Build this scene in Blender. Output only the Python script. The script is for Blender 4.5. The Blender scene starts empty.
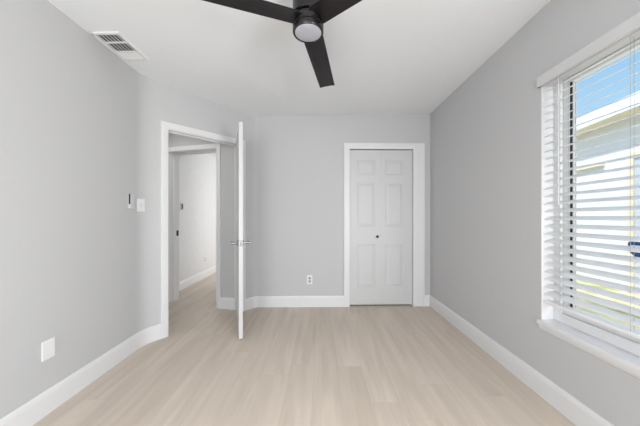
import bpy, bmesh, math, random
from math import sin, cos, pi, radians as R
from mathutils import Vector, Matrix

C = bpy.context.scene.collection
S = bpy.context.scene
random.seed(4)

# ------------------------------------------------------------------ camera
F_PX, CX, CY, EYE = 265.0, 320.5, 217.3, 1.15
cam_d = bpy.data.cameras.new('camera')
cam_d.sensor_width = 36.0
cam_d.lens = F_PX / 640 * 36
cam_d.shift_x = (320 - CX) / 640
cam_d.shift_y = (CY - 213) / 640
cam_d.clip_start = 0.02
cam = bpy.data.objects.new('camera', cam_d)
cam.location = (0, 0, EYE)
cam.rotation_euler = (R(90), 0, 0)
C.objects.link(cam)
S.camera = cam

# ------------------------------------------------------------------ view, sky, sun, area lights
S.view_settings.view_transform = 'Standard'
S.view_settings.look = 'None'
S.view_settings.gamma = 1.0
S.view_settings.use_curve_mapping = False
S.view_settings.exposure = 0.0

SKY_STRENGTH = 1.1
SUN_STRENGTH = 3.6
REAR_POWER = 47.0
SIDE_POWER = 92.0
HALL_POWER = 5.0
CORRIDOR_POWER = 34.0

w = bpy.data.worlds.new('sky')
S.world = w
w.use_nodes = True
nt = w.node_tree
nt.nodes.clear()
out = nt.nodes.new('ShaderNodeOutputWorld')
bg = nt.nodes.new('ShaderNodeBackground')
bg.inputs['Strength'].default_value = SKY_STRENGTH
tc = nt.nodes.new('ShaderNodeTexCoord')
sx = nt.nodes.new('ShaderNodeSeparateXYZ')
rp = nt.nodes.new('ShaderNodeValToRGB')
rp.color_ramp.elements[0].position = 0.0
rp.color_ramp.elements[0].color = (0.80, 0.90, 0.97, 1)
rp.color_ramp.elements[1].position = 0.55
rp.color_ramp.elements[1].color = (0.15, 0.40, 0.86, 1)
e = rp.color_ramp.elements.new(1.0); e.color = (0.85, 0.98, 1.2, 1)
e = rp.color_ramp.elements.new(0.28); e.color = (0.42, 0.69, 0.94, 1)
nt.links.new(tc.outputs['Generated'], sx.inputs[0])
nt.links.new(sx.outputs['Z'], rp.inputs[0])
# the sky is brighter around the sun
dp = nt.nodes.new('ShaderNodeVectorMath'); dp.operation = 'DOT_PRODUCT'
dp.inputs[1].default_value = Vector((-0.62, -0.20, 0.78)).normalized()
nt.links.new(tc.outputs['Generated'], dp.inputs[0])
mx0 = nt.nodes.new('ShaderNodeMath'); mx0.operation = 'MAXIMUM'; mx0.inputs[1].default_value = 0.0
nt.links.new(dp.outputs['Value'], mx0.inputs[0])
pw = nt.nodes.new('ShaderNodeMath'); pw.operation = 'POWER'; pw.inputs[1].default_value = 3.0
nt.links.new(mx0.outputs[0], pw.inputs[0])
glow = nt.nodes.new('ShaderNodeMix'); glow.data_type = 'RGBA'; glow.blend_type = 'ADD'
glow.inputs['B'].default_value = (0.95, 1.0, 1.1, 1)
nt.links.new(pw.outputs[0], glow.inputs['Factor'])
nt.links.new(rp.outputs[0], glow.inputs['A'])
nt.links.new(glow.outputs['Result'], bg.inputs['Color'])
nt.links.new(bg.outputs[0], out.inputs[0])

sun_d = bpy.data.lights.new('sun', 'SUN')
sun_d.energy = SUN_STRENGTH
sun_d.angle = R(1.0)
sun_d.color = (1.0, 0.97, 0.92)
sun = bpy.data.objects.new('sun', sun_d)
sun.rotation_euler = Vector((0.62, 0.20, -0.78)).to_track_quat('-Z', 'Y').to_euler()
sun.location = (-6, 0, 9)
C.objects.link(sun)


def area(name, loc, direction, sx_, sy_, power, col=(1, 1, 1)):
    d = bpy.data.lights.new(name, 'AREA')
    d.shape = 'RECTANGLE'; d.size = sx_; d.size_y = sy_
    d.energy = power; d.color = col
    o = bpy.data.objects.new(name, d)
    o.location = loc
    o.rotation_euler = Vector(direction).to_track_quat('-Z', 'Z').to_euler()
    C.objects.link(o)
    return o


# added fill light behind the camera, brightens the whole room
rear = area('rear_fill_light', (-0.55, -1.72, 1.25), (0.32, 1, -0.12), 1.9, 1.3, REAR_POWER, (0.98, 0.99, 1.0))
rear.data.spread = R(130)
# added fill light out of view on the right, brightens the left wall
area('side_fill_light', (1.60, -0.75, 1.25), (-1, 0.85, -0.25), 1.0, 1.3, SIDE_POWER, (0.98, 0.99, 1.0))
# added fill lights for hall and corridor
area('hall_fill_light', (-2.0, 2.95, 2.36), (0, 0, -1), 0.35, 0.35, HALL_POWER, (1.0, 0.98, 0.95))
area('corridor_fill_light', (-1.07, 5.6, 1.25), (-1, 0, 0), 3.4, 1.7, CORRIDOR_POWER, (1.0, 0.99, 0.98))

# ------------------------------------------------------------------ materials


def mat(name, col, rough=0.6, metal=0.0, spec=0.5):
    m = bpy.data.materials.new(name)
    m.use_nodes = True
    b = m.node_tree.nodes['Principled BSDF']
    b.inputs['Base Color'].default_value = (*col, 1)
    b.inputs['Roughness'].default_value = rough
    b.inputs['Metallic'].default_value = metal
    b.inputs['Specular IOR Level'].default_value = spec
    return m


def textured(name, col, rough, scale, amount, bump, spec=0.5, detail=4.0, dist=0.002):
    """paint with a slight procedural mottling and a bump"""
    m = mat(name, col, rough, 0, spec)
    t = m.node_tree
    b = t.nodes['Principled BSDF']
    c = t.nodes.new('ShaderNodeTexCoord')
    n = t.nodes.new('ShaderNodeTexNoise')
    n.inputs['Scale'].default_value = scale
    n.inputs['Detail'].default_value = detail
    t.links.new(c.outputs['Object'], n.inputs['Vector'])
    mx = t.nodes.new('ShaderNodeMix'); mx.data_type = 'RGBA'
    mx.inputs['A'].default_value = (*[v * (1 - amount) for v in col], 1)
    mx.inputs['B'].default_value = (*[min(1, v * (1 + amount)) for v in col], 1)
    t.links.new(n.outputs['Fac'], mx.inputs['Factor'])
    t.links.new(mx.outputs['Result'], b.inputs['Base Color'])
    if bump:
        bp = t.nodes.new('ShaderNodeBump')
        bp.inputs['Strength'].default_value = bump
        bp.inputs['Distance'].default_value = dist
        t.links.new(n.outputs['Fac'], bp.inputs['Height'])
        t.links.new(bp.outputs[0], b.inputs['Normal'])
    return m


M = {}
M['wall'] = textured('grey_wall_paint', (0.535, 0.536, 0.541), 0.75, 60, 0.015, 0.18, 0.3)
M['hallwall'] = textured('textured_hall_paint', (0.66, 0.665, 0.67), 0.6, 26, 0.09, 0.8, 0.4, 6, 0.004)  # colour mottling stands in for the shading of the wall relief
M['ceiling'] = textured('ceiling_paint', (0.84, 0.855, 0.87), 0.85, 40, 0.01, 0.12, 0.2)
M['trim'] = textured('white_trim_paint', (0.74, 0.74, 0.745), 0.38, 15, 0.008, 0.0, 0.5)
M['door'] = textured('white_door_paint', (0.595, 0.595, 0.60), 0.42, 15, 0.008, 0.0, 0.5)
M['plastic'] = mat('white_plastic', (0.79, 0.79, 0.79), 0.35)
M['vinyl'] = mat('white_vinyl', (0.78, 0.78, 0.79), 0.35)
M['slat'] = textured('white_slat_paint', (0.81, 0.81, 0.815), 0.4, 20, 0.008, 0)
M['valance'] = textured('off_white_valance_paint', (0.62, 0.62, 0.625), 0.45, 20, 0.008, 0)
M['dark'] = mat('dark_gap', (0.02, 0.02, 0.022), 0.8)
M['gasket'] = mat('black_rubber', (0.025, 0.025, 0.03), 0.7)
M['screenframe'] = mat('grey_aluminium', (0.52, 0.52, 0.55), 0.5)
M['greyplastic'] = mat('pale_grey_plastic', (0.60, 0.60, 0.61), 0.45)
M['nickel'] = mat('satin_nickel', (0.33, 0.325, 0.32), 0.25, 1.0)
M['bronze'] = mat('dark_knob_metal', (0.05, 0.045, 0.04), 0.35, 0.8)
M['fanbody'] = mat('matte_black_metal', (0.006, 0.0055, 0.0055), 0.24, 0, 0.5)
M['fanblade'] = textured('espresso_blade', (0.014, 0.0115, 0.0125), 0.45, 14, 0.18, 0, 0.3)
M['lens'] = mat('frosted_lens', (0.46, 0.46, 0.505), 0.45)
M['ventmetal'] = mat('white_vent_metal', (0.78, 0.78, 0.78), 0.45)
M['cord'] = mat('grey_cord', (0.36, 0.36, 0.37), 0.8)
M['wand'] = mat('pale_wand', (0.60, 0.60, 0.61), 0.2)
M['stucco'] = textured('white_stucco', (0.82, 0.83, 0.855), 0.9, 30, 0.03, 0.3)
M['fascia'] = mat('white_fascia_paint', (0.88, 0.88, 0.87), 0.6)
M['tan'] = textured('tan_paint', (0.84, 0.74, 0.56), 0.7, 8, 0.06, 0)
M['roof'] = textured('grey_shingles', (0.36, 0.33, 0.30), 0.95, 12, 0.25, 0.5)
M['housepane'] = mat('pale_blue_glass', (0.55, 0.62, 0.75), 0.15)
M['blue'] = mat('blue_sticker_print', (0.006, 0.075, 0.27), 0.4)
M['stickerband'] = mat('pale_sticker_print', (0.80, 0.83, 0.90), 0.4)


def glass_mat():
    m = bpy.data.materials.new('window_glass')
    m.use_nodes = True
    t = m.node_tree
    t.nodes.clear()
    o = t.nodes.new('ShaderNodeOutputMaterial')
    mx = t.nodes.new('ShaderNodeMixShader')
    tr = t.nodes.new('ShaderNodeBsdfTransparent')
    gl = t.nodes.new('ShaderNodeBsdfGlossy')
    gl.inputs['Roughness'].default_value = 0.01
    tr.inputs['Color'].default_value = (0.97, 0.985, 0.98, 1)
    mx.inputs[0].default_value = 0.05
    t.links.new(tr.outputs[0], mx.inputs[1]); t.links.new(gl.outputs[0], mx.inputs[2])
    t.links.new(mx.outputs[0], o.inputs[0])
    return m


M['glass'] = glass_mat()


def floor_mat():
    m = mat('pale_oak_planks', (0.6, 0.5, 0.4), 0.42, 0, 0.35)
    t = m.node_tree
    b = t.nodes['Principled BSDF']
    N, L = t.nodes.new, t.links.new
    c = N('ShaderNodeTexCoord')
    mp = N('ShaderNodeMapping')
    mp.inputs['Rotation'].default_value = (0, 0, R(90))
    mp.inputs['Location'].default_value = (0.3, 0.05, 0)
    L(c.outputs['Object'], mp.inputs['Vector'])
    br = N('ShaderNodeTexBrick')
    br.offset = 0.0; br.offset_frequency = 2
    br.inputs['Scale'].default_value = 1.0
    br.inputs['Brick Width'].default_value = 1.52
    br.inputs['Row Height'].default_value = 0.182
    br.inputs['Mortar Size'].default_value = 0.0012
    br.inputs['Mortar Smooth'].default_value = 0.3
    br.inputs['Bias'].default_value = 0.0
    br.inputs['Color1'].default_value = (0.0, 0.0, 0.0, 1)
    br.inputs['Color2'].default_value = (1, 1, 1, 1)
    br.inputs['Mortar'].default_value = (0.5, 0.5, 0.5, 1)
    sp = N('ShaderNodeSeparateXYZ'); L(mp.outputs[0], sp.inputs[0])
    dv_ = N('ShaderNodeMath'); dv_.operation = 'DIVIDE'; dv_.inputs[1].default_value = 0.182; L(sp.outputs['Y'], dv_.inputs[0])
    fl = N('ShaderNodeMath'); fl.operation = 'FLOOR'; L(dv_.outputs[0], fl.inputs[0])
    wn = N('ShaderNodeTexWhiteNoise'); wn.noise_dimensions = '1D'; L(fl.outputs[0], wn.inputs['W'])
    ma = N('ShaderNodeMath'); ma.operation = 'MULTIPLY_ADD'; ma.inputs[1].default_value = 1.52
    L(wn.outputs['Value'], ma.inputs[0]); L(sp.outputs['X'], ma.inputs[2])
    cb = N('ShaderNodeCombineXYZ'); L(ma.outputs[0], cb.inputs['X']); L(sp.outputs['Y'], cb.inputs['Y'])
    L(cb.outputs[0], br.inputs['Vector'])
    ramp = N('ShaderNodeValToRGB')
    ramp.color_ramp.elements[0].color = (0.590, 0.508, 0.430, 1)
    ramp.color_ramp.elements[1].color = (0.628, 0.545, 0.466, 1)
    L(br.outputs['Color'], ramp.inputs[0])
    # grain, stretched along the planks; shifted per plank
    add = N('ShaderNodeVectorMath'); add.operation = 'MULTIPLY_ADD'
    add.inputs[1].default_value = (3.1, 7.7, 0)
    L(br.outputs['Color'], add.inputs[0]); L(c.outputs['Object'], add.inputs[2])
    mg = N('ShaderNodeMapping')
    mg.inputs['Scale'].default_value = (16, 0.9, 1)
    L(add.outputs[0], mg.inputs['Vector'])
    n1 = N('ShaderNodeTexNoise')
    n1.inputs['Scale'].default_value = 1.0; n1.inputs['Detail'].default_value = 6
    n1.inputs['Roughness'].default_value = 0.62; n1.inputs['Distortion'].default_value = 0.6
    L(mg.outputs[0], n1.inputs['Vector'])
    r1 = N('ShaderNodeValToRGB')
    r1.color_ramp.elements[0].position = 0.33; r1.color_ramp.elements[0].color = (0.91, 0.90, 0.89, 1)
    r1.color_ramp.elements[1].position = 0.62; r1.color_ramp.elements[1].color = (1.04, 1.04, 1.04, 1)
    L(n1.outputs['Fac'], r1.inputs[0])
    mg2 = N('ShaderNodeMapping')
    mg2.inputs['Scale'].default_value = (6, 0.7, 1)
    L(add.outputs[0], mg2.inputs['Vector'])
    n2 = N('ShaderNodeTexNoise')
    n2.inputs['Scale'].default_value = 1.0; n2.inputs['Detail'].default_value = 3
    n2.inputs['Distortion'].default_value = 1.0
    L(mg2.outputs[0], n2.inputs['Vector'])
    r2 = N('ShaderNodeValToRGB')
    r2.color_ramp.elements[0].position = 0.35; r2.color_ramp.elements[0].color = (0.93, 0.925, 0.92, 1)
    r2.color_ramp.elements[1].position = 0.65; r2.color_ramp.elements[1].color = (1.04, 1.04, 1.04, 1)
    L(n2.outputs['Fac'], r2.inputs[0])
    m1 = N('ShaderNodeMix'); m1.data_type = 'RGBA'; m1.blend_type = 'MULTIPLY'; m1.inputs['Factor'].default_value = 1
    L(ramp.outputs[0], m1.inputs['A']); L(r1.outputs[0], m1.inputs['B'])
    m2 = N('ShaderNodeMix'); m2.data_type = 'RGBA'; m2.blend_type = 'MULTIPLY'; m2.inputs['Factor'].default_value = 1
    L(m1.outputs['Result'], m2.inputs['A']); L(r2.outputs[0], m2.inputs['B'])
    m3 = N('ShaderNodeMix'); m3.data_type = 'RGBA'
    m3.inputs['B'].default_value = (0.30, 0.23, 0.17, 1)
    mul = N('ShaderNodeMath'); mul.operation = 'MULTIPLY'; mul.inputs[1].default_value = 0.3
    L(br.outputs['Fac'], mul.inputs[0])
    L(mul.outputs[0], m3.inputs['Factor']); L(m2.outputs['Result'], m3.inputs['A'])
    L(m3.outputs['Result'], b.inputs['Base Color'])
    bp = N('ShaderNodeBump'); bp.inputs['Strength'].default_value = 0.12; bp.inputs['Distance'].default_value = 0.001
    L(n1.outputs['Fac'], bp.inputs['Height']); L(bp.outputs[0], b.inputs['Normal'])
    return m


M['floor'] = floor_mat()


def grass_mat():
    m = mat('dry_lawn', (0.5, 0.45, 0.15), 0.95)
    t = m.node_tree
    c = t.nodes.new('ShaderNodeTexCoord')
    n = t.nodes.new('ShaderNodeTexNoise')
    n.inputs['Scale'].default_value = 2.2; n.inputs['Detail'].default_value = 8
    r = t.nodes.new('ShaderNodeValToRGB')
    r.color_ramp.elements[0].position = 0.38; r.color_ramp.elements[0].color = (0.38, 0.38, 0.14, 1)
    r.color_ramp.elements[1].position = 0.55; r.color_ramp.elements[1].color = (0.82, 0.72, 0.42, 1)
    t.links.new(c.outputs['Object'], n.inputs['Vector'])
    t.links.new(n.outputs['Fac'], r.inputs[0])
    t.links.new(r.outputs[0], t.nodes['Principled BSDF'].inputs['Base Color'])
    return m


M['grass'] = grass_mat()

# ------------------------------------------------------------------ helpers


def obj(name, bm, m, parent=None, smooth=False):
    bmesh.ops.recalc_face_normals(bm, faces=bm.faces[:])
    me = bpy.data.meshes.new(name)
    bm.to_mesh(me); bm.free()
    me.materials.append(m)
    if smooth:
        for p in me.polygons:
            p.use_smooth = True
        try:
            me.set_sharp_from_angle(angle=R(35))
        except Exception:
            pass
    o = bpy.data.objects.new(name, me)
    C.objects.link(o)
    if parent:
        o.parent = parent
    return o


def tag(o, label, cat=None, group=None, kind=None):
    o['label'] = label
    if cat: o['category'] = cat
    if group: o['group'] = group
    if kind: o['kind'] = kind
    return o


def thing(name, label, cat, loc=(0, 0, 0), rotz=0.0, group=None, kind=None):
    o = bpy.data.objects.new(name, None)
    o.empty_display_size = 0.05
    o.location = loc; o.rotation_euler = (0, 0, rotz)
    C.objects.link(o)
    return tag(o, label, cat, group, kind)


def new():
    return bmesh.new()


def hexa(bm, p):
    """eight points: bottom ring 0-3, top ring 4-7"""
    v = [bm.verts.new(q) for q in p]
    for f in ((3, 2, 1, 0), (4, 5, 6, 7), (0, 1, 5, 4), (1, 2, 6, 5), (2, 3, 7, 6), (3, 0, 4, 7)):
        bm.faces.new([v[i] for i in f])
    return v


def box(bm, x0, x1, y0, y1, z0, z1, bevel=0.0):
    v = hexa(bm, [(x0, y0, z0), (x1, y0, z0), (x1, y1, z0), (x0, y1, z0),
                  (x0, y0, z1), (x1, y0, z1), (x1, y1, z1), (x0, y1, z1)])
    if bevel:
        es = list({e for q in v for e in q.link_edges})
        bmesh.ops.bevel(bm, geom=es, offset=bevel, segments=2, affect='EDGES', profile=0.6)
    return bm


def lathe(bm, prof, seg=40, center=(0, 0, 0), axis='z', cap=True):
    """prof: list of (radius, height)"""
    cx, cy, cz = center
    rings = []
    for r, h in prof:
        ring = []
        for i in range(seg):
            a = 2 * pi * i / seg
            u, v_ = r * cos(a), r * sin(a)
            p = {'z': (cx + u, cy + v_, cz + h), 'x': (cx + h, cy + u, cz + v_), 'y': (cx + u, cy + h, cz + v_)}[axis]
            ring.append(bm.verts.new(p))
        rings.append(ring)
    for a, b in zip(rings, rings[1:]):
        for i in range(seg):
            bm.faces.new((a[i], a[(i + 1) % seg], b[(i + 1) % seg], b[i]))
    if cap:
        bm.faces.new(rings[0][::-1]); bm.faces.new(rings[-1])
    return bm


def tube(bm, pts, r, seg=8):
    pts = [Vector(p) for p in pts]
    rings = []
    up = Vector((0.31, 0.17, 0.93))
    for i, p in enumerate(pts):
        d = (pts[min(i + 1, len(pts) - 1)] - pts[max(i - 1, 0)]).normalized()
        a = d.cross(up).normalized(); b = d.cross(a).normalized()
        rings.append([bm.verts.new(p + a * r * cos(2 * pi * k / seg) + b * r * sin(2 * pi * k / seg)) for k in range(seg)])
    for a, b in zip(rings, rings[1:]):
        for i in range(seg):
            bm.faces.new((a[i], a[(i + 1) % seg], b[(i + 1) % seg], b[i]))
    bm.faces.new(rings[0][::-1]); bm.faces.new(rings[-1])
    return bm


def sweep(bm, path, prof, place):
    """sweep a profile (u = offset to the left of the path, v = out of its plane) along a mitred 2-D path"""
    P = [Vector(p) for p in path]
    rings = []
    for i, p in enumerate(P):
        ns = []
        if i > 0:
            d = (p - P[i - 1]).normalized(); ns.append(Vector((-d.y, d.x)))
        if i < len(P) - 1:
            d = (P[i + 1] - p).normalized(); ns.append(Vector((-d.y, d.x)))
        if len(ns) == 2:
            n = (ns[0] + ns[1]).normalized(); n = n / n.dot(ns[0])
        else:
            n = ns[0]
        rings.append([bm.verts.new(place(*(p + n * u), v)) for u, v in prof])
    k = len(prof)
    for a, b in zip(rings, rings[1:]):
        for i in range(k):
            bm.faces.new((a[i], a[(i + 1) % k], b[(i + 1) % k], b[i]))
    bm.faces.new(rings[0][::-1]); bm.faces.new(rings[-1])
    return bm


class Frame:
    """a wall line: s along it, d out of it into the room it faces (to the right of its direction), z up"""

    def __init__(self, p0, p1):
        self.p = Vector(p0)
        v = Vector(p1) - self.p
        self.len = v.length
        self.u = v.normalized()
        self.n = Vector((self.u.y, -self.u.x))

    def at(self, s, d, z):
        q = self.p + self.u * s + self.n * d
        return (q.x, q.y, z)

    def box(self, bm, s0, s1, d0, d1, z0, z1):
        """z1 may be 'c': up to the ceiling"""
        ring = [(s0, d0), (s1, d0), (s1, d1), (s0, d1)]
        lo = [self.at(s, d, z0) for s, d in ring]
        hi = []
        for s, d in ring:
            q = self.at(s, d, 0)
            hi.append((q[0], q[1], ceil_z(q[0]) if z1 == 'c' else z1))
        hexa(bm, lo + hi)
        return bm

    @property
    def rot(self):
        """rotation that turns local x along the wall and local -y out of it"""
        return math.atan2(self.u.y, self.u.x)


def ceil_z(x):
    return 2.4246 + 0.0235 * (x + 1.605)


def ray_s(f, px):
    """distance along a wall at which a column of the photograph meets it"""
    k = (px - CX) / F_PX
    return (k * f.p.y - f.p.x) / (f.u.x - k * f.u.y)


def fillet(a, k, b, t, n=10):
    """points of the arc that rounds the corner k between a and b, tangent at distance t"""
    a, k, b = Vector(a), Vector(k), Vector(b)
    u, v = (a - k).normalized(), (b - k).normalized()
    half = u.angle(v) / 2
    r = t * math.tan(half)
    c = k + (u + v).normalized() * (t / math.cos(half))
    p0, p1 = k + u * t, k + v * t
    a0 = math.atan2((p0 - c).y, (p0 - c).x); a1 = math.atan2((p1 - c).y, (p1 - c).x)
    d = (a1 - a0 + pi) % (2 * pi) - pi
    return [(c.x + r * cos(a0 + d * i / n), c.y + r * sin(a0 + d * i / n)) for i in range(n + 1)]


def add_fillet(bm, arc, k):
    """solid plaster cove between the arc and the wall corner"""
    base = list(arc) + [k]
    lo = [bm.verts.new((x, y, 0)) for x, y in base]
    hi = [bm.verts.new((x, y, ceil_z(x))) for x, y in base]
    n = len(base)
    bm.faces.new(lo[::-1]); bm.faces.new(hi)
    for i in range(n):
        bm.faces.new((lo[i], lo[(i + 1) % n], hi[(i + 1) % n], hi[i]))


# ------------------------------------------------------------------ the room shell
XL, XR = -1.605, 1.425
YREAR = -1.6
K1 = (XL, 2.405)               # left wall meets the angled door wall
K2 = (-0.842, 3.395)           # angled wall meets the back wall
K3 = (XR, 3.440)               # back wall meets the right wall
TH = 0.115
FL = Frame((XL, YREAR), K1)
FA = Frame(K1, K2)
FB = Frame(K2, K3)
FR = Frame(K3, (XR, YREAR))
ARC1 = fillet((XL, YREAR), K1, K2, 0.095)
ARC2 = fillet(K1, K2, K3, 0.055)

# floor
bm = new(); box(bm, -2.9, 1.6, -1.75, 8.2, -0.08, 0.0)
tag(obj('floor', bm, M['floor']), 'pale oak plank floor of the empty room and hall', 'floor', kind='structure')

# ceiling (it drops a little to the left)
bm = new()
hexa(bm, [(x, y, ceil_z(x)) for x, y in ((-2.9, -1.75), (1.95, -1.75), (1.95, 8.2), (-2.9, 8.2))] +
     [(x, y, ceil_z(x) + 0.12) for x, y in ((-2.9, -1.75), (1.95, -1.75), (1.95, 8.2), (-2.9, 8.2))])
tag(obj('ceiling', bm, M['ceiling']), 'plain white ceiling above the grey walls', 'ceiling', kind='structure')

# left wall
bm = new(); FL.box(bm, 0, FL.len, -TH, 0, 0, 'c')
tag(obj('wall_left', bm, M['wall']), 'long grey wall on the left with switch and blank plate', 'wall', kind='structure')

# angled wall with the doorway
CAS = 0.063                                        # casing width of the room door
DSO0, DSO1 = ray_s(FA, 160.8), ray_s(FA, 244.9)    # outer casing edges
DS0, DS1 = DSO0 + CAS + 0.006, DSO1 - CAS - 0.006
DH0, DH1 = 2.000, 2.026    # clear opening
RO = 0.02                                          # jamb thickness
bm = new()
FA.box(bm, 0.0, DS0 - RO, -TH, 0, 0, 'c')
FA.box(bm, DS1 + RO, FA.len, -TH, 0, 0, 'c')
FA.box(bm, DS0 - RO, DS1 + RO, -TH, 0, DH1 + RO, 'c')
add_fillet(bm, ARC1, K1); add_fillet(bm, ARC2, K2)
tag(obj('wall_corner', bm, M['wall'], None, True), 'short grey angled wall that holds the open doorway', 'wall', kind='structure')

# back wall with the closet opening


def back_s(px):
    return ray_s(FB, px)


CS0, CS1 = back_s(349.6), back_s(412.9)
CH = 2.031
bm = new()
FB.box(bm, 0, CS0 - 0.012, -TH, 0, 0, 'c')
FB.box(bm, CS1 + 0.012, FB.len + 0.0, -TH, 0, 0, 'c')
FB.box(bm, CS0 - 0.012, CS1 + 0.012, -TH, 0, CH + 0.012, 'c')
tag(obj('wall_back', bm, M['wall']), 'grey wall facing the viewer with the white closet door', 'wall', kind='structure')
# closet behind its door
bm = new()
FB.box(bm, CS0 - 0.3, CS1 + 0.2, -0.75, -0.70, 0, 'c')
FB.box(bm, CS0 - 0.3, CS0 - 0.25, -0.70, -TH, 0, 'c')
FB.box(bm, CS1 + 0.15, CS1 + 0.2, -0.70, -TH, 0, 'c')
tag(obj('wall_closet', bm, M['wall']), 'grey inner walls of the closet behind the white folding door', 'wall', kind='structure')

# right wall with the window opening
WY0, WY1, WZ0, WZ1 = 0.30, 1.712, 0.470, 2.048
WT = 0.165
bm = new()
rs = lambda y: K3[1] - y
FR.box(bm, -0.0, rs(WY1), -WT, 0, 0, 'c')
FR.box(bm, rs(WY0), rs(-0.23), -WT, 0, 0, 'c')
FR.box(bm, rs(-1.27), FR.len, -WT, 0, 0, 'c')
FR.box(bm, rs(-0.23), rs(-1.27), -WT, 0, 0, 0.58)  # second opening, out of view, added for the side fill light
FR.box(bm, rs(-0.23), rs(-1.27), -WT, 0, 1.92, 'c')
FR.box(bm, rs(WY1), rs(WY0), -WT, 0, 0, WZ0)
FR.box(bm, rs(WY1), rs(WY0), -WT, 0, WZ1, 'c')
tag(obj('wall_right', bm, M['wall']), 'grey wall on the right around the window with blinds', 'wall', kind='structure')

# rear wall (behind the camera) with an opening added for the fill light
bm = new()
for x0, x1, z0, z1 in ((XL - TH, -1.50, 0, 2.42), (0.42, XR + WT, 0, 2.47), (-1.50, 0.42, 0, 0.58), (-1.50, 0.42, 1.92, 2.42)):
    box(bm, x0, x1, YREAR - TH, YREAR, z0, z1)
tag(obj('wall_rear', bm, M['wall']), 'grey wall behind the viewer with an added opening for the fill light', 'wall', kind='structure')

# ------------------------------------------------------------------ hall and corridor beyond the door
JB = FA.at(DS1 + RO, -TH, 0)
H0 = Vector((-1.262, 3.348))                    # corner by the second doorway
FH = Frame((H0.x - 0.964 * 1.45, H0.y + 0.266 * 1.45), (H0.x, H0.y))   # faces the hall
bm = new()
# stub between the first doorway and the second one
hexa(bm, [(JB[0], JB[1], 0), (H0.x, H0.y, 0), (H0.x, H0.y + 0.2, 0), (JB[0] + 0.06, JB[1] + 0.25, 0),
          (JB[0], JB[1], ceil_z(JB[0])), (H0.x, H0.y, ceil_z(H0.x)), (H0.x, H0.y + 0.2, ceil_z(H0.x)), (JB[0] + 0.06, JB[1] + 0.25, ceil_z(JB[0]))])
HS1 = FH.len - 0.060     # clear opening of the second doorway
HS0 = FH.len - 0.826
HT = 0.20
FH.box(bm, 0, HS0 - RO, -HT, 0, 0, 'c')
FH.box(bm, HS0 - RO, HS1 + RO, -HT, 0, 2.03 + RO, 'c')
FH.box(bm, HS1 + RO, FH.len, -HT, 0, 0, 'c')
tag(obj('wall_hall', bm, M['wall']), 'grey hall wall seen through the open door', 'wall', kind='structure')
bm = new()
box(bm, -2.82, -2.70, 2.30, 3.9, 0, ceil_z(-2.76)); box(bm, -2.70, XL - TH, 2.30, 2.42, 0, ceil_z(-2.2))
tag(obj('wall_hall_end', bm, M['wall']), 'grey wall closing the hall on its left', 'wall', kind='structure')
XC = -2.208
bm = new()
box(bm, XC - 0.12, XC, 3.86, 8.1, 0, ceil_z(XC))
tag(obj('wall_corridor', bm, M['hallwall']), 'bright textured wall of the corridor beyond the second doorway', 'wall', kind='structure')
bm = new()
box(bm, -1.05, -0.93, 3.53, 8.1, 0, ceil_z(-1.0)); box(bm, XC, -1.05, 7.9, 8.02, 0, ceil_z(-1.6))
tag(obj('wall_corridor_end', bm, M['hallwall']), 'pale wall closing the corridor beyond the second doorway', 'wall', kind='structure')

# ------------------------------------------------------------------ baseboards
BH = 0.140
BP = [(0, 0.0), (0, BH), (-0.006, BH), (-0.011, BH - 0.012), (-0.014, BH - 0.03), (-0.014, 0.0)]


def baseboard(name, runs, label):
    bm = new()
    for path in runs:
        sweep(bm, path, BP, lambda a, b, v: (a, b, v))
    return tag(obj(name, bm, M['trim']), label, 'baseboard', kind='structure')


a2 = lambda f, s: f.at(s, 0, 0)[:2]
baseboard('baseboard_left', [[a2(FL, 0), *ARC1, a2(FA, DSO0)]], 'white baseboard along the left wall up to the door casing')
CO0, CO1 = back_s(344.0), back_s(424.1)
baseboard('baseboard_back', [[a2(FA, DSO1), *ARC2, a2(FB, CO0)]], 'white baseboard between the open door and the closet')
baseboard('baseboard_right', [[a2(FB, CO1), K3, a2(FR, FR.len)]], 'white baseboard from the closet along the wall under the window')
baseboard('baseboard_hall', [[(H0.x, H0.y), (JB[0], JB[1])]], 'short white baseboard seen between the two doorways')
baseboard('baseboard_corridor', [[(XC, 3.86), (XC, 7.9)]], 'white baseboard running along the bright corridor wall')

# ------------------------------------------------------------------ door casings and jambs


def casing_prof(wd, th=0.016):
    return [(0, 0), (0, th * 0.6), (0.004, th * 0.75), (wd * 0.72, th), (wd - 0.004, th), (wd, th - 0.004), (wd, 0)]


# room door
t1 = thing('trim_1', 'white casing and jamb around the open doorway in the angled wall', 'door frame', FA.at(DS0, 0, 0), 0, kind='structure')
org = Vector(t1.location)


def loc_of(f, o):
    return lambda s, z, d: Vector(f.at(s, d, z)) - o


bm = new()
sweep(bm, [(DS0 - 0.006, 0.0), (DS0 - 0.006, DH0 + 0.006), (DS1 + 0.006, DH1 + 0.006), (DS1 + 0.006, 0.0)],
      casing_prof(CAS), loc_of(FA, org))
obj('casing', bm, M['trim'], t1)
bm = new()
sweep(bm, [(DS0, 0.0), (DS0, DH0), (DS1, DH1), (DS1, 0.0)], [(0, 0.0), (0, -TH), (RO - 0.001, -TH), (RO - 0.001, 0.0)], loc_of(FA, org))
obj('jamb', bm, M['trim'], t1)
bm = new()
sweep(bm, [(DS0, 0.0), (DS0, DH0), (DS1, DH1), (DS1, 0.0)], [(0, -0.075), (0, -0.042), (-0.011, -0.042), (-0.011, -0.075)], loc_of(FA, org))
obj('door_stop', bm, M['trim'], t1)
bm = new()
sweep(bm, [(DS0 - 0.006, 0.0), (DS0 - 0.006, DH0 + 0.006), (DS1 + 0.006, DH1 + 0.006), (DS1 + 0.006, 0.0)],
      [(u, -TH - v) for u, v in casing_prof(CAS, 0.014)], loc_of(FA, org))
obj('hall_casing', bm, M['trim'], t1)
bm = new()
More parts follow.
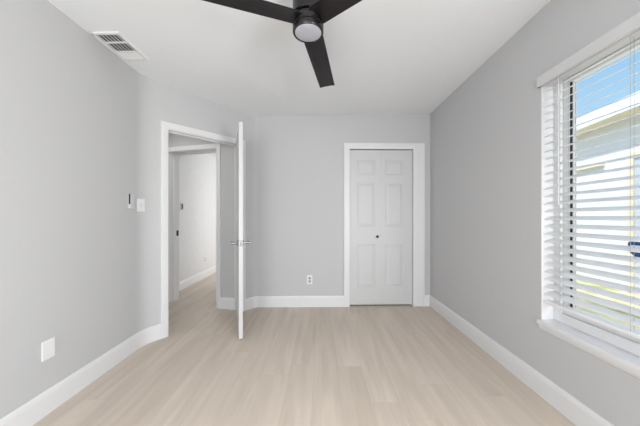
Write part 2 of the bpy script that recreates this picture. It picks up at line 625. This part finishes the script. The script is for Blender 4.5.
q = FA.at(DS0, -0.02, 0.93)
for z0 in (0.90,):
    for (s0, s1, d0, d1) in ((DS0, DS0 + 0.0015, -0.033, -0.006),):
        ring = [(s0, d0), (s1, d0), (s1, d1), (s0, d1)]
        hexa(bm, [Vector(FA.at(s, d, z0)) - org for s, d in ring] + [Vector(FA.at(s, d, z0 + 0.055)) - org for s, d in ring])
tag(obj('strike_plate', bm, M['nickel'], t1), 'small nickel strike plate')

# closet casing: left and head narrow, right wide
t2 = thing('trim_2', 'white casing around the closet door, wider on its right side', 'door frame', FB.at(CS0, 0, 0), 0, kind='structure')
org2 = Vector(t2.location)
CZO = 2.106
bm = new()
th = 0.016
for ring in ([(CO0, CZO), (CO1, CZO), (CS1, CH), (CS0, CH)],
             [(CO0, 0.0), (CO0, CZO), (CS0, CH), (CS0, 0.0)],
             [(CS1, 0.0), (CS1, CH), (CO1, CZO), (CO1, 0.0)]):
    lo = [Vector(FB.at(s, 0, z)) - org2 for s, z in ring]
    hi = [Vector(FB.at(s, th, z)) - org2 for s, z in ring]
    hexa(bm, lo + hi)
    # a shallow raised outer bead
obj('casing', bm, M['trim'], t2)
bm = new()
bw = 0.014
for ring in ([(CO0, CZO), (CO1, CZO), (CO1 - bw, CZO - bw), (CO0 + bw, CZO - bw)],
             [(CO0, 0.0), (CO0, CZO), (CO0 + bw, CZO - bw), (CO0 + bw, 0.0)],
             [(CO1 - bw, 0.0), (CO1 - bw, CZO - bw), (CO1, CZO), (CO1, 0.0)]):
    hexa(bm, [Vector(FB.at(s, th, z)) - org2 for s, z in ring] + [Vector(FB.at(s, th + 0.005, z)) - org2 for s, z in ring])
obj('casing_bead', bm, M['trim'], t2)
bm = new()
sweep(bm, [(CS0, 0.0), (CS0, CH), (CS1, CH), (CS1, 0.0)], [(0, 0.0), (0, -TH), (0.0115, -TH), (0.0115, 0.0)], loc_of(FB, org2))
obj('jamb', bm, M['trim'], t2)
bm = new()
ring = [(CS0, -0.075), (CS1, -0.075), (CS1, -0.035), (CS0, -0.035)]
hexa(bm, [Vector(FB.at(s, d, CH - 0.022)) - org2 for s, d in ring] + [Vector(FB.at(s, d, CH - 0.001)) - org2 for s, d in ring])
tag(obj('door_track', bm, M['gasket'], t2), 'dark track above the folding door')

# second doorway
t3 = thing('trim_3', 'white casing and jamb of the second doorway seen through the open door', 'door frame', FH.at(HS0, 0, 0), 0, kind='structure')
org3 = Vector(t3.location)
bm = new()
sweep(bm, [(HS0 - 0.004, 0.0), (HS0 - 0.004, 2.028), (HS1 + 0.002, 2.028), (HS1 + 0.002, 0.0)], casing_prof(0.058, 0.014), loc_of(FH, org3))
obj('casing', bm, M['trim'], t3)
bm = new()
sweep(bm, [(HS0, 0.0), (HS0, 2.024), (HS1, 2.024), (HS1, 0.0)], [(0, 0.0), (0, -HT), (RO - 0.001, -HT), (RO - 0.001, 0.0)], loc_of(FH, org3))
obj('jamb', bm, M['trim'], t3)
bm = new()
sweep(bm, [(HS0, 0.0), (HS0, 2.024), (HS1, 2.024), (HS1, 0.0)], [(0, -0.135), (0, -0.095), (-0.012, -0.095), (-0.012, -0.135)], loc_of(FH, org3))
obj('door_stop', bm, M['trim'], t3)
bm = new()
ring = [(HS0, -0.188), (HS0 + 0.0015, -0.188), (HS0 + 0.0015, -0.15), (HS0, -0.15)]
hexa(bm, [Vector(FH.at(s, d, 0.89)) - org3 for s, d in ring] + [Vector(FH.at(s, d, 0.965)) - org3 for s, d in ring])
tag(obj('strike_plate', bm, M['bronze'], t3), 'small dark strike plate')

# ------------------------------------------------------------------ the open door (seen edge on)
hinge = Vector((-0.994, 3.222, 0.0))
free = Vector((-0.7285, 2.486, 0.0))
dv = (free - hinge); LW = dv.length
rot = math.atan2(dv.y, dv.x)
d1 = thing('door_1', 'open white room door standing edge on in the angled doorway', 'door', hinge, rot, kind='structure')
DT = 0.0355
# local x from the hinge to the free edge; the slab lies at y from -DT (left face in the photo) to 0
bm = new()
Z0, Z1 = 0.012, 2.045
box(bm, 0, LW, -DT, 0, Z0, Z1, 0.0015)
obj('door_slab', bm, M['door'], d1)
# raised mouldings of the six panels, on both faces
bm = new()
cols = ((0.11, LW / 2 - 0.055), (LW / 2 + 0.055, LW - 0.11))
rows = ((0.24, 0.80), (0.97, 1.55), (1.67, 1.90))
for x0, x1 in cols:
    for z0, z1 in rows:
        for ys, sg in ((0.0, 1), (-DT, -1)):
            pr = [(0.0, 0), (0.004, 0.003), (0.012, 0.003), (0.018, 0)]
            sweep(bm, [(x0, z0), (x0, z1), (x1, z1), (x1, z0), (x0, z0)], pr, lambda a, b, v, ys=ys, sg=sg: (a, ys + sg * (v - 0.0004), b))
obj('panel_moulding', bm, M['door'], d1)
HZ, HX = 0.905, LW - 0.062
for sg, ys in ((1, 0.0), (-1, -DT)):
    bm = new()
    lathe(bm, [(0.031, 0), (0.031, sg * 0.006), (0.026, sg * 0.011), (0.012, sg * 0.013), (0.011, sg * 0.048)], 28, (HX, ys, HZ), 'y')
    hd = obj('door_lever', bm, M['nickel'], d1, True)
    bm = new()
    tube(bm, [(HX + 0.006, ys + sg * 0.054, HZ), (HX - 0.01, ys + sg * 0.060, HZ), (HX - 0.04, ys + sg * 0.064, HZ + 0.002),
              (HX - 0.08, ys + sg * 0.064, HZ + 0.001), (HX - 0.115, ys + sg * 0.060, HZ - 0.003)], 0.0105, 12)
    lathe(bm, [(0.0125, sg * 0.044), (0.0135, sg * 0.052), (0.012, sg * 0.068), (0.006, sg * 0.071)], 20, (HX, ys, HZ), 'y')
    obj('lever_arm', bm, M['nickel'], hd, True)
bm = new()
box(bm, LW - 0.0005, LW + 0.0012, -DT / 2 - 0.0125, -DT / 2 + 0.0125, HZ - 0.028, HZ + 0.028)
box(bm, LW, LW + 0.010, -DT / 2 - 0.007, -DT / 2 + 0.006, HZ - 0.010, HZ + 0.010, 0.002)
tag(obj('latch', bm, M['nickel'], d1), 'nickel latch plate in the door edge')
for z in (0.25, 1.03, 1.80):
    bm = new()
    lathe(bm, [(0.006, 0), (0.006, 0.09)], 14, (-0.004, 0.006, z), 'z')
    obj('hinge', bm, M['nickel'], d1, True)

# ------------------------------------------------------------------ bifold closet door
d2 = thing('door_2', 'white six panel folding closet door in the back wall', 'door', FB.at((CS0 + CS1) / 2, -0.02, 0), FB.rot, kind='structure')
HWD = (CS1 - CS0) / 2 - 0.005
FZ0, FZ1 = 0.016, CH - 0.009


def raised_panel(bm, x0, x1, z0, z1, y):
    """recessed groove with a raised field, front faces -y"""
    steps = [(0.0, 0.0), (0.008, 0.007), (0.022, 0.007), (0.040, 0.0015)]
    rings = []
    for ins, dep in steps:
        rings.append([bm.verts.new(p) for p in ((x0 + ins, y + dep, z0 + ins), (x1 - ins, y + dep, z0 + ins),
                                                (x1 - ins, y + dep, z1 - ins), (x0 + ins, y + dep, z1 - ins))])
    for a, b in zip(rings, rings[1:]):
        for i in range(4):
            bm.faces.new((a[i], a[(i + 1) % 4], b[(i + 1) % 4], b[i]))
    bm.faces.new(rings[-1])
    return rings[0]


def leaf(xa, xb, pa, pb, rows):
    """slab from xa to xb whose front face (y=0) is a grid with panels let in"""
    bm = new()
    xs = [xa, pa, pb, xb]
    zs = [FZ0]
    for r in rows: zs += list(r)
    zs.append(FZ1)
    for i in range(3):
        for j in range(len(zs) - 1):
            x0, x1, z0, z1 = xs[i], xs[i + 1], zs[j], zs[j + 1]
            if i == 1 and j % 2 == 1:
                raised_panel(bm, x0, x1, z0, z1, 0.0)
            else:
                bm.faces.new([bm.verts.new(p) for p in ((x0, 0, z0), (x1, 0, z0), (x1, 0, z1), (x0, 0, z1))])
    T = 0.032
    b = [bm.verts.new(p) for p in ((xa, T, FZ0), (xb, T, FZ0), (xb, T, FZ1), (xa, T, FZ1))]
    f = [bm.verts.new(p) for p in ((xa, 0, FZ0), (xb, 0, FZ0), (xb, 0, FZ1), (xa, 0, FZ1))]
    bm.faces.new(b)
    for i in range(4):
        bm.faces.new((f[i], f[(i + 1) % 4], b[(i + 1) % 4], b[i]))
    bmesh.ops.remove_doubles(bm, verts=bm.verts[:], dist=0.0002)
    return bm


sc = 3.43 / F_PX
zz = lambda y: EYE - (y - CY) * sc
xx = lambda px: back_s(px) - (CS0 + CS1) / 2
RWS = ((zz(287.8), zz(244.5)), (zz(227.0), zz(182.5)), (zz(174.3), zz(159.8)))
lf = obj('door_leaf', leaf(-HWD, -0.0006, xx(357.8), xx(375.6), RWS), M['door'], d2)
tag(lf, 'left leaf with the dark knob')
rl = obj('door_leaf', leaf(0.0006, HWD, xx(386.0), xx(403.6), RWS), M['door'], d2)
tag(rl, 'right leaf without a knob')
bm = new()
lathe(bm, [(0.009, 0.001), (0.008, -0.012), (0.0155, -0.018), (0.0175, -0.026), (0.012, -0.032), (0.003, -0.0335)], 24, (xx(377.4), 0, zz(236.6)), 'y')
tag(obj('knob', bm, M['bronze'], lf, True), 'small dark round knob')

# ------------------------------------------------------------------ window in the right wall
win = thing('window_1', 'white window with sill in the right wall behind the blind', 'window', (XR, WY0, 0), 0, kind='structure')
# local: x into the wall, y along it (0 .. W from the near to the far end)
W = WY1 - WY0
XF = 0.080                       # depth of the reveal
ZS = 0.492                       # top of the sill


def frame_rect(bm, x0, x1, y0, y1, z0, z1, wd, bottom=None, top=None):
    b = bottom or wd
    box(bm, x0, x1, y0, y0 + wd, z0, z1); box(bm, x0, x1, y1 - wd, y1, z0, z1)
    box(bm, x0, x1, y0 + wd, y1 - wd, z0, z0 + b); box(bm, x0, x1, y0 + wd, y1 - wd, z1 - (top or wd), z1)
    return bm


bm = new(); frame_rect(bm, XF, XF + 0.072, 0.001, W - 0.001, ZS + 0.001, WZ1 - 0.001, 0.048, 0.055, 0.038)
obj('window_frame', bm, M['vinyl'], win)
bm = new(); frame_rect(bm, XF + 0.018, XF + 0.050, 0.05, W - 0.05, ZS + 0.057, WZ1 - 0.04, 0.042, 0.05, 0.034)
box(bm, XF + 0.018, XF + 0.050, W / 2 - 0.16, W / 2 - 0.11, ZS + 0.107, WZ1 - 0.074)
obj('sash', bm, M['vinyl'], win)
bm = new()
box(bm, XF + 0.020, XF + 0.024, W - 0.104, W - 0.0920, ZS + 0.107, WZ1 - 0.074)
tag(obj('gasket', bm, M['gasket'], win), 'black weatherstrip along the sash')
bm = new(); box(bm, XF + 0.0245, XF + 0.044, W - 0.109, W - 0.0925, ZS + 0.107, WZ1 - 0.074)
tag(obj('screen_frame', bm, M['screenframe'], win), 'grey metal strip beside the glass')
bm = new()
box(bm, XF + 0.036, XF + 0.040, 0.092, W - 0.109, ZS + 0.107, WZ1 - 0.074)
obj('pane', bm, M['glass'], win)
bm = new()
box(bm, 0.0005, XF - 0.0005, W - 0.004, W, ZS, WZ1 - 0.004)
box(bm, 0.0005, XF - 0.0005, 0, 0.004, ZS, WZ1 - 0.004)
box(bm, 0.0005, XF - 0.0005, 0, W, WZ1 - 0.004, WZ1)
obj('reveal', bm, M['trim'], win)
bm = new(); box(bm, -0.027, XF + 0.03, -0.004, W + 0.004, ZS - 0.024, ZS, 0.003)
obj('sill', bm, M['trim'], win)
bm = new()
sweep(bm, [(0, 0), (W, 0)], [(ZS - 0.024, -0.001), (ZS - 0.024, -0.018), (ZS - 0.040, -0.016), (ZS - 0.058, -0.008), (ZS - 0.064, -0.001)],
      lambda a, b, v: (v, a, b))
obj('apron', bm, M['trim'], win)

# ------------------------------------------------------------------ blind
bl = thing('window_blind', 'white slatted blind with valance and wand hanging in the right window', 'blind', (XR, WY0, 0))
bm = new()
vz0, vz1 = 1.986, 2.053
vp = [(-0.006, vz0), (-0.027, vz0), (-0.029, vz0 + 0.006), (-0.026, vz0 + 0.012), (-0.026, vz1 - 0.012), (-0.029, vz1 - 0.006), (-0.027, vz1), (-0.010, vz1)]
sweep(bm, [(0, 0), (W, 0)], [(z, x) for x, z in vp], lambda a, b, v: (v, a, b))
box(bm, -0.027, -0.0005, W - 0.008, W + 0.002, vz0, vz1)
box(bm, -0.027, -0.0005, -0.002, 0.008, vz0, vz1)
obj('valance', bm, M['valance'], bl)
bm = new(); box(bm, 0.004, 0.058, 0.008, W - 0.008, 1.988, 2.038, 0.002)
obj('headrail', bm, M['slat'], bl)
SXC, SW, TILT = 0.032, 0.050, R(24)
slat_mesh = None
z = 1.145 + 0.0478 * 17
zs_ = []
k = 0
while z > 0.655:
    zs_.append(z)
    if slat_mesh is None:
        bm = new()
        top, bot = [], []
        for i in range(7):
            t = i / 6 - 0.5
            u = t * SW
            h = 0.0022 * (1 - 4 * t * t)
            for lst, dz in ((top, 0.0013), (bot, -0.0013)):
                lx = u * cos(TILT) - (h + dz) * sin(TILT)
                lz = u * sin(TILT) + (h + dz) * cos(TILT)
                lst.append((lx, lz))
        ring = top + bot[::-1]
        va = [bm.verts.new((x_, 0.012, z_)) for x_, z_ in ring]
        vb = [bm.verts.new((x_, W - 0.010, z_)) for x_, z_ in ring]
        n = len(ring)
        for i in range(n):
            bm.faces.new((va[i], va[(i + 1) % n], vb[(i + 1) % n], vb[i]))
        bm.faces.new(va[::-1]); bm.faces.new(vb)
        o = obj('slat', bm, M['slat'], bl, True)
        slat_mesh = o.data
    else:
        o = bpy.data.objects.new('slat', slat_mesh)
        C.objects.link(o); o.parent = bl
    o.location = (SXC, 0, z)
    z -= 0.0478
    k += 1
bm = new()
box(bm, 0.008, 0.058, 0.012, W - 0.010, 0.600, 0.620, 0.004)
obj('bottom_rail', bm, M['slat'], bl)
for yy in (1.225 - WY0, 0.62 - WY0, 1.585 - WY0):
    bm = new()
    for xo in (SXC - 0.0245, SXC + 0.0245):
        tube(bm, [(xo, yy, 0.62), (xo, yy, 1.99)], 0.0009, 6)
    tube(bm, [(SXC, yy + 0.006, 0.60), (SXC, yy + 0.006, 1.99)], 0.0009, 6)
    obj('ladder_cord', bm, M['cord'], bl)
bm = new()
yy = 1.587 - WY0
lathe(bm, [(0.0045, 0), (0.0055, 0.01), (0.0042, 0.03), (0.0042, 0.72), (0.003, 0.735), (0.003, 0.765)], 6, (-0.018 + 0.018, yy, 1.222), 'z')
obj('tilt_wand', bm, M['wand'], bl)

# security sticker on the pane
st = thing('window_sticker', 'blue window sticker stuck on the pane behind the blind', 'sticker', (XR + XF + 0.0355, 1.272, 1.003))
bm = new()
pts = []
for i in range(8):
    a = pi / 8 + i * pi / 4
    pts.append((0.060 * cos(a), 0.052 * sin(a)))
lo = [bm.verts.new((0.0, y, z_)) for y, z_ in pts]; hi = [bm.verts.new((-0.001, y, z_)) for y, z_ in pts]
bm.faces.new(lo); bm.faces.new(hi[::-1])
for i in range(8):
    bm.faces.new((lo[i], lo[(i + 1) % 8], hi[(i + 1) % 8], hi[i]))
obj('sticker_plate', bm, M['blue'], st)
bm = new(); box(bm, -0.0016, -0.001, -0.044, 0.044, -0.010, 0.010)
tag(obj('sticker_band', bm, M['stickerband'], st), 'pale band across the sticker')

# ------------------------------------------------------------------ ceiling fan
HUB = Vector((-0.068, 1.461, 0))
fz = ceil_z(HUB.x)
LZ = EYE + 1.011                                    # underside of the lens
fan = thing('ceiling_fan', 'black three blade ceiling fan with round frosted light', 'ceiling fan', (HUB.x, HUB.y, fz))
q = lambda zabs: zabs - fz
bm = new()
lathe(bm, [(0.070, q(LZ + 0.093)), (0.082, q(LZ + 0.093)), (0.085, q(LZ + 0.097)), (0.085, q(fz) - 0.003)], 56)
obj('canopy', bm, M['fanbody'], fan, True)
bm = new()
lathe(bm, [(0.070, q(LZ + 0.050)), (0.0735, q(LZ + 0.055)), (0.0735, q(LZ + 0.086)), (0.068, q(LZ + 0.093))], 56)
obj('blade_collar', bm, M['fanbody'], fan, True)
bm = new()
lathe(bm, [(0.076, q(LZ + 0.004)), (0.082, q(LZ + 0.003)), (0.0845, q(LZ + 0.007)), (0.0845, q(LZ + 0.026)), (0.080, q(LZ + 0.029)), (0.080, q(LZ + 0.034)),
           (0.0845, q(LZ + 0.037)), (0.0845, q(LZ + 0.046)), (0.080, q(LZ + 0.051)), (0.060, q(LZ + 0.052))], 64)
obj('motor_housing', bm, M['fanbody'], fan, True)
bm = new()
lathe(bm, [(0.002, q(LZ - 0.002)), (0.040, q(LZ - 0.001)), (0.066, q(LZ + 0.0015)), (0.0745, q(LZ + 0.005)), (0.0745, q(LZ + 0.012))], 56)
tag(obj('light_lens', bm, M['lens'], fan, True), 'round frosted white lens')
BZ = q(EYE + 1.085)
blade0 = None


def blade_mesh():
    bm = new()
    Rr, Rt, wr, wt, tk, pit = 0.060, 0.745, 0.122, 0.122, 0.006, R(-7.5)
    n = 14
    rows_t, rows_b = [], []
    for i in range(n + 1):
        r = Rr + (Rt - Rr) * i / n
        w_ = wr + (wt - wr) * i / n
        p = pit * (1.1 - 0.35 * i / n)
        rt_, rb_ = [], []
        for j in range(5):
            c_ = (j / 4 - 0.5) * w_
            camber = 0.004 * (1 - (2 * j / 4 - 1) ** 2)
            zc = c_ * sin(p) + camber
            yc = c_ * cos(p)
            rt_.append(bm.verts.new((r, yc, zc + tk / 2))); rb_.append(bm.verts.new((r, yc, zc - tk / 2)))
        rows_t.append(rt_); rows_b.append(rb_)
    for i in range(n):
        for j in range(4):
            bm.faces.new((rows_t[i][j], rows_t[i + 1][j], rows_t[i + 1][j + 1], rows_t[i][j + 1]))
            bm.faces.new((rows_b[i][j], rows_b[i][j + 1], rows_b[i + 1][j + 1], rows_b[i + 1][j]))
        for j in (0, 4):
            bm.faces.new((rows_t[i][j], rows_b[i][j], rows_b[i + 1][j], rows_t[i + 1][j]))
    for i in (0, n):
        for j in range(4):
            bm.faces.new((rows_t[i][j], rows_t[i][j + 1], rows_b[i][j + 1], rows_b[i][j]))
    return bm


AZ = 80.4
for i in range(3):
    if blade0 is None:
        o = obj('blade', blade_mesh(), M['fanblade'], fan)
        blade0 = o
    else:
        o = blade0.copy(); C.objects.link(o); o.parent = fan
    o.location = (0, 0, BZ)
    o.rotation_euler = (0, 0, R(AZ + 120 * i))

# ------------------------------------------------------------------ ceiling vent
VX, VY = -1.490, 1.985
slope = math.atan(0.0235)
vt = thing('air_vent', 'white rectangular air vent in the ceiling beside the left wall', 'air vent', (VX, VY, ceil_z(VX)))
vt.rotation_euler = (0, -slope, 0)
VW, VL = 0.102, 0.163            # half sizes
bm = new()
fw = 0.026
prof = [(0, 0.0), (0, -0.004), (0.006, -0.009), (fw - 0.004, -0.009), (fw, -0.006), (fw, 0.0)]
sweep(bm, [(-VW, -VL), (VW, -VL), (VW, VL), (-VW, VL), (-VW, -VL)], prof, lambda a, b, v: (a, b, v))
for yb in (-0.055, 0.052):
    box(bm, -VW + fw, VW - fw, yb - 0.006, yb + 0.006, -0.008, 0.0)
obj('vent_frame', bm, M['ventmetal'], vt)
bm = new(); box(bm, -VW + fw, VW - fw, -VL + fw, VL - fw, -0.0012, -0.0004)  # flat dark sheet that paints the shade inside the vent
tag(obj('duct', bm, M['dark'], vt), 'flat dark sheet painted as the shaded duct behind the louvers')


def louver_bank(y0, y1, along_y, tilt, n, wd):
    bm = new()
    x0, x1 = -VW + fw, VW - fw
    for i in range(n):
        f = (i + 0.5) / n
        dx, dz = wd / 2 * cos(tilt), wd / 2 * sin(tilt)
        if along_y:
            c_ = x0 + (x1 - x0) * f
            a = [(c_ - dx, -0.005 - dz), (c_ + dx, -0.005 + dz)]
            P = [(a[0][0], y0, a[0][1]), (a[1][0], y0, a[1][1]), (a[1][0], y1, a[1][1]), (a[0][0], y1, a[0][1])]
        else:
            c_ = y0 + (y1 - y0) * f
            a = [(c_ - dx, -0.005 - dz), (c_ + dx, -0.005 + dz)]
            P = [(x0, a[0][0], a[0][1]), (x1, a[0][0], a[0][1]), (x1, a[1][0], a[1][1]), (x0, a[1][0], a[1][1])]
        hexa(bm, P + [(p[0], p[1], p[2] + 0.0009) for p in P])
    return bm


obj('louver_bank', louver_bank(-0.137, -0.061, True, R(70), 6, 0.0050), M['ventmetal'], vt)
obj('louver_bank', louver_bank(-0.049, 0.046, True, R(70), 6, 0.0050), M['ventmetal'], vt)
obj('louver_bank', louver_bank(0.058, 0.137, False, R(-30), 6, 0.0125), M['ventmetal'], vt)

# ------------------------------------------------------------------ switches, remote, outlets


def plate_bm(w_, h_, t_=0.006):
    """cover plate on a wall: local x along the wall, front towards -y"""
    bm = new()
    box(bm, -w_ / 2, w_ / 2, -t_, 0.0, -h_ / 2, h_ / 2, 0.0022)
    return bm


ROTL = pi / 2     # local x -> +Y, local -y -> +X (room side of the left wall)
sw = thing('light_switch', 'white light switch plate on the left wall near the doorway', 'light switch', (XL + 0.005, 2.358, EYE + 0.108), ROTL - R(10))
obj('switch_plate', plate_bm(0.078, 0.114), M['plastic'], sw)
bm = new(); box(bm, -0.006, 0.006, -0.0066, -0.0060, -0.013, 0.013)
obj('switch_slot', bm, M['cord'], sw)
bm = new(); hexa(bm, [(-0.004, -0.0062, -0.009), (0.004, -0.0062, -0.009), (0.004, -0.016, 0.004), (-0.004, -0.016, 0.004),
                     (-0.004, -0.0062, 0.009), (0.004, -0.0062, 0.009), (0.004, -0.016, 0.010), (-0.004, -0.016, 0.010)])
obj('toggle', bm, M['plastic'], sw)

rm = thing('fan_remote', 'slim pale remote with dark side in a white cradle on the left wall', 'remote', (XL, 2.235, EYE + 0.140), ROTL)
bm = new(); box(bm, -0.022, 0.022, -0.020, -0.003, -0.058, 0.060, 0.003)
tag(obj('remote_body', bm, M['greyplastic'], rm), 'pale grey remote body')
bm = new(); box(bm, -0.0235, -0.0215, -0.018, -0.005, -0.030, 0.055)
tag(obj('remote_side', bm, M['gasket'], rm), 'dark strip along the remote side')
bm = new(); box(bm, -0.027, 0.027, -0.003, 0.0, -0.066, 0.045, 0.001); box(bm, -0.024, 0.024, -0.022, -0.003, -0.066, -0.056, 0.002)
obj('cradle', bm, M['greyplastic'], rm)

bp_ = obj('cover_plate', plate_bm(0.074, 0.112), M['plastic'])
bp_.location = (XL, 1.560, 0.374); bp_.rotation_euler = (0, 0, ROTL)
tag(bp_, 'blank white cover plate low on the left wall', 'cover plate')


def outlet(loc, rz, label):
    o = thing('wall_outlet', label, 'outlet', loc, rz)
    obj('outlet_plate', plate_bm(0.070, 0.115), M['plastic'], o)
    for zc in (0.020, -0.020):
        bm = new(); lathe(bm, [(0.0165, 0.0), (0.0165, -0.0075), (0.015, -0.0083)], 24, (0, -0.0005, zc), 'y')
        s_ = obj('socket', bm, M['cord'], o, True)
        bm = new()
        for xo in (-0.0065, 0.0065):
            box(bm, xo - 0.0012, xo + 0.0012, -0.0093, -0.0087, zc - 0.004, zc + 0.006)
        lathe(bm, [(0.0028, -0.0087), (0.0028, -0.0093)], 10, (0, 0, zc - 0.009), 'y')
        obj('slots', bm, M['dark'], s_)
    return o


outlet(FB.at(back_s(309.6), 0, EYE - (279.8 - CY) * 3.40 / F_PX), FB.rot, 'white outlet on the back wall between open door and closet')
outlet((XC, 5.07, 0.345), ROTL, 'small white outlet low on the bright corridor wall')
cs = thing('wall_switch', 'small dark switch on the bright corridor wall beyond the second doorway', 'light switch', (XC, 4.215, 1.322), ROTL)
obj('switch_plate', plate_bm(0.075, 0.118, 0.008), M['screenframe'], cs)
bm = new(); box(bm, -0.020, 0.020, -0.013, -0.008, -0.040, 0.040, 0.002)
obj('rocker', bm, M['bronze'], cs)

# ------------------------------------------------------------------ outdoors: lawn and the neighbouring house
bm = new(); box(bm, 1.60, 26, -16, 36, -0.25, -0.04)
tag(obj('ground', bm, M['grass']), 'dry yellow and green lawn outside the window', 'ground', kind='structure')

HR = -R(8)
hs = thing('neighbour_house', 'white house with beige soffit and sloping roof seen through the blind', 'house', (4.86, 4.30, -0.12), HR)
# local: y along the wall, x away from us; wall face at x = 0
EZ = 2.90 + 0.12
OV = 0.36
bm = new(); box(bm, 0, 5, -6.0, 9.0, 0, EZ - 0.20)
obj('house_wall', bm, M['stucco'], hs)
bm = new(); box(bm, -OV, -OV + 0.03, -6.3, 9.3, EZ - 0.20, EZ)
obj('fascia', bm, M['fascia'], hs)
bm = new(); box(bm, -OV + 0.03, 0.05, -6.3, 9.3, EZ - 0.198, EZ - 0.178)
tag(obj('soffit', bm, M['tan'], hs), 'beige underside of the eave')
bm = new()
hexa(bm, [(-OV + 0.03, -6.3, EZ - 0.05), (-OV + 0.03, 9.3, EZ - 0.05), (2.6, 9.4, EZ + 0.70), (2.6, -6.4, EZ + 0.70),
          (-OV + 0.03, -6.3, EZ - 0.02), (-OV + 0.03, 9.3, EZ - 0.02), (2.6, 9.4, EZ + 0.74), (2.6, -6.4, EZ + 0.74)])
hexa(bm, [(2.6, -6.4, EZ + 0.70), (2.6, 9.4, EZ + 0.70), (5.4, 9.4, EZ), (5.4, -6.4, EZ),
          (2.6, -6.4, EZ + 0.74), (2.6, 9.4, EZ + 0.74), (5.4, 9.4, EZ + 0.03), (5.4, -6.4, EZ + 0.03)])
obj('roof', bm, M['roof'], hs)
hm = Matrix.Rotation(HR, 4, 'Z')


def house_y(px):
    """local y on the wall face for a pixel column"""
    kx = (px - CX) / F_PX
    a = Vector((4.86, 4.30)); u = (hm @ Vector((0, 1, 0))).xy
    t = (kx * a.y - a.x) / (u.x - kx * u.y)
    return t, (a + u * t).y


t_, Y_ = house_y(631)
dz1 = EYE + (CY - 153) * Y_ / F_PX + 0.12
bm = new(); frame_rect(bm, -0.05, 0.02, t_ - 0.95, t_, 0.02, dz1, 0.09)
df = obj('house_door', bm, M['tan'], hs); tag(df, 'tan framed door of the house')
bm = new(); box(bm, -0.02, 0.005, t_ - 0.86, t_ - 0.09, 0.11, dz1 - 0.09)
tag(obj('house_pane', bm, M['housepane'], df), 'pale bluish glass')
t0_, Y0_ = house_y(605); t1_, Y1_ = house_y(570)
zb = EYE + (CY - 163.5) * Y0_ / F_PX + 0.12
bm = new(); box(bm, -0.07, 0.02, t0_, t1_, zb - 0.035, zb + 0.035)
tag(obj('ledge', bm, M['tan'], hs), 'tan ledge board on the house wall')
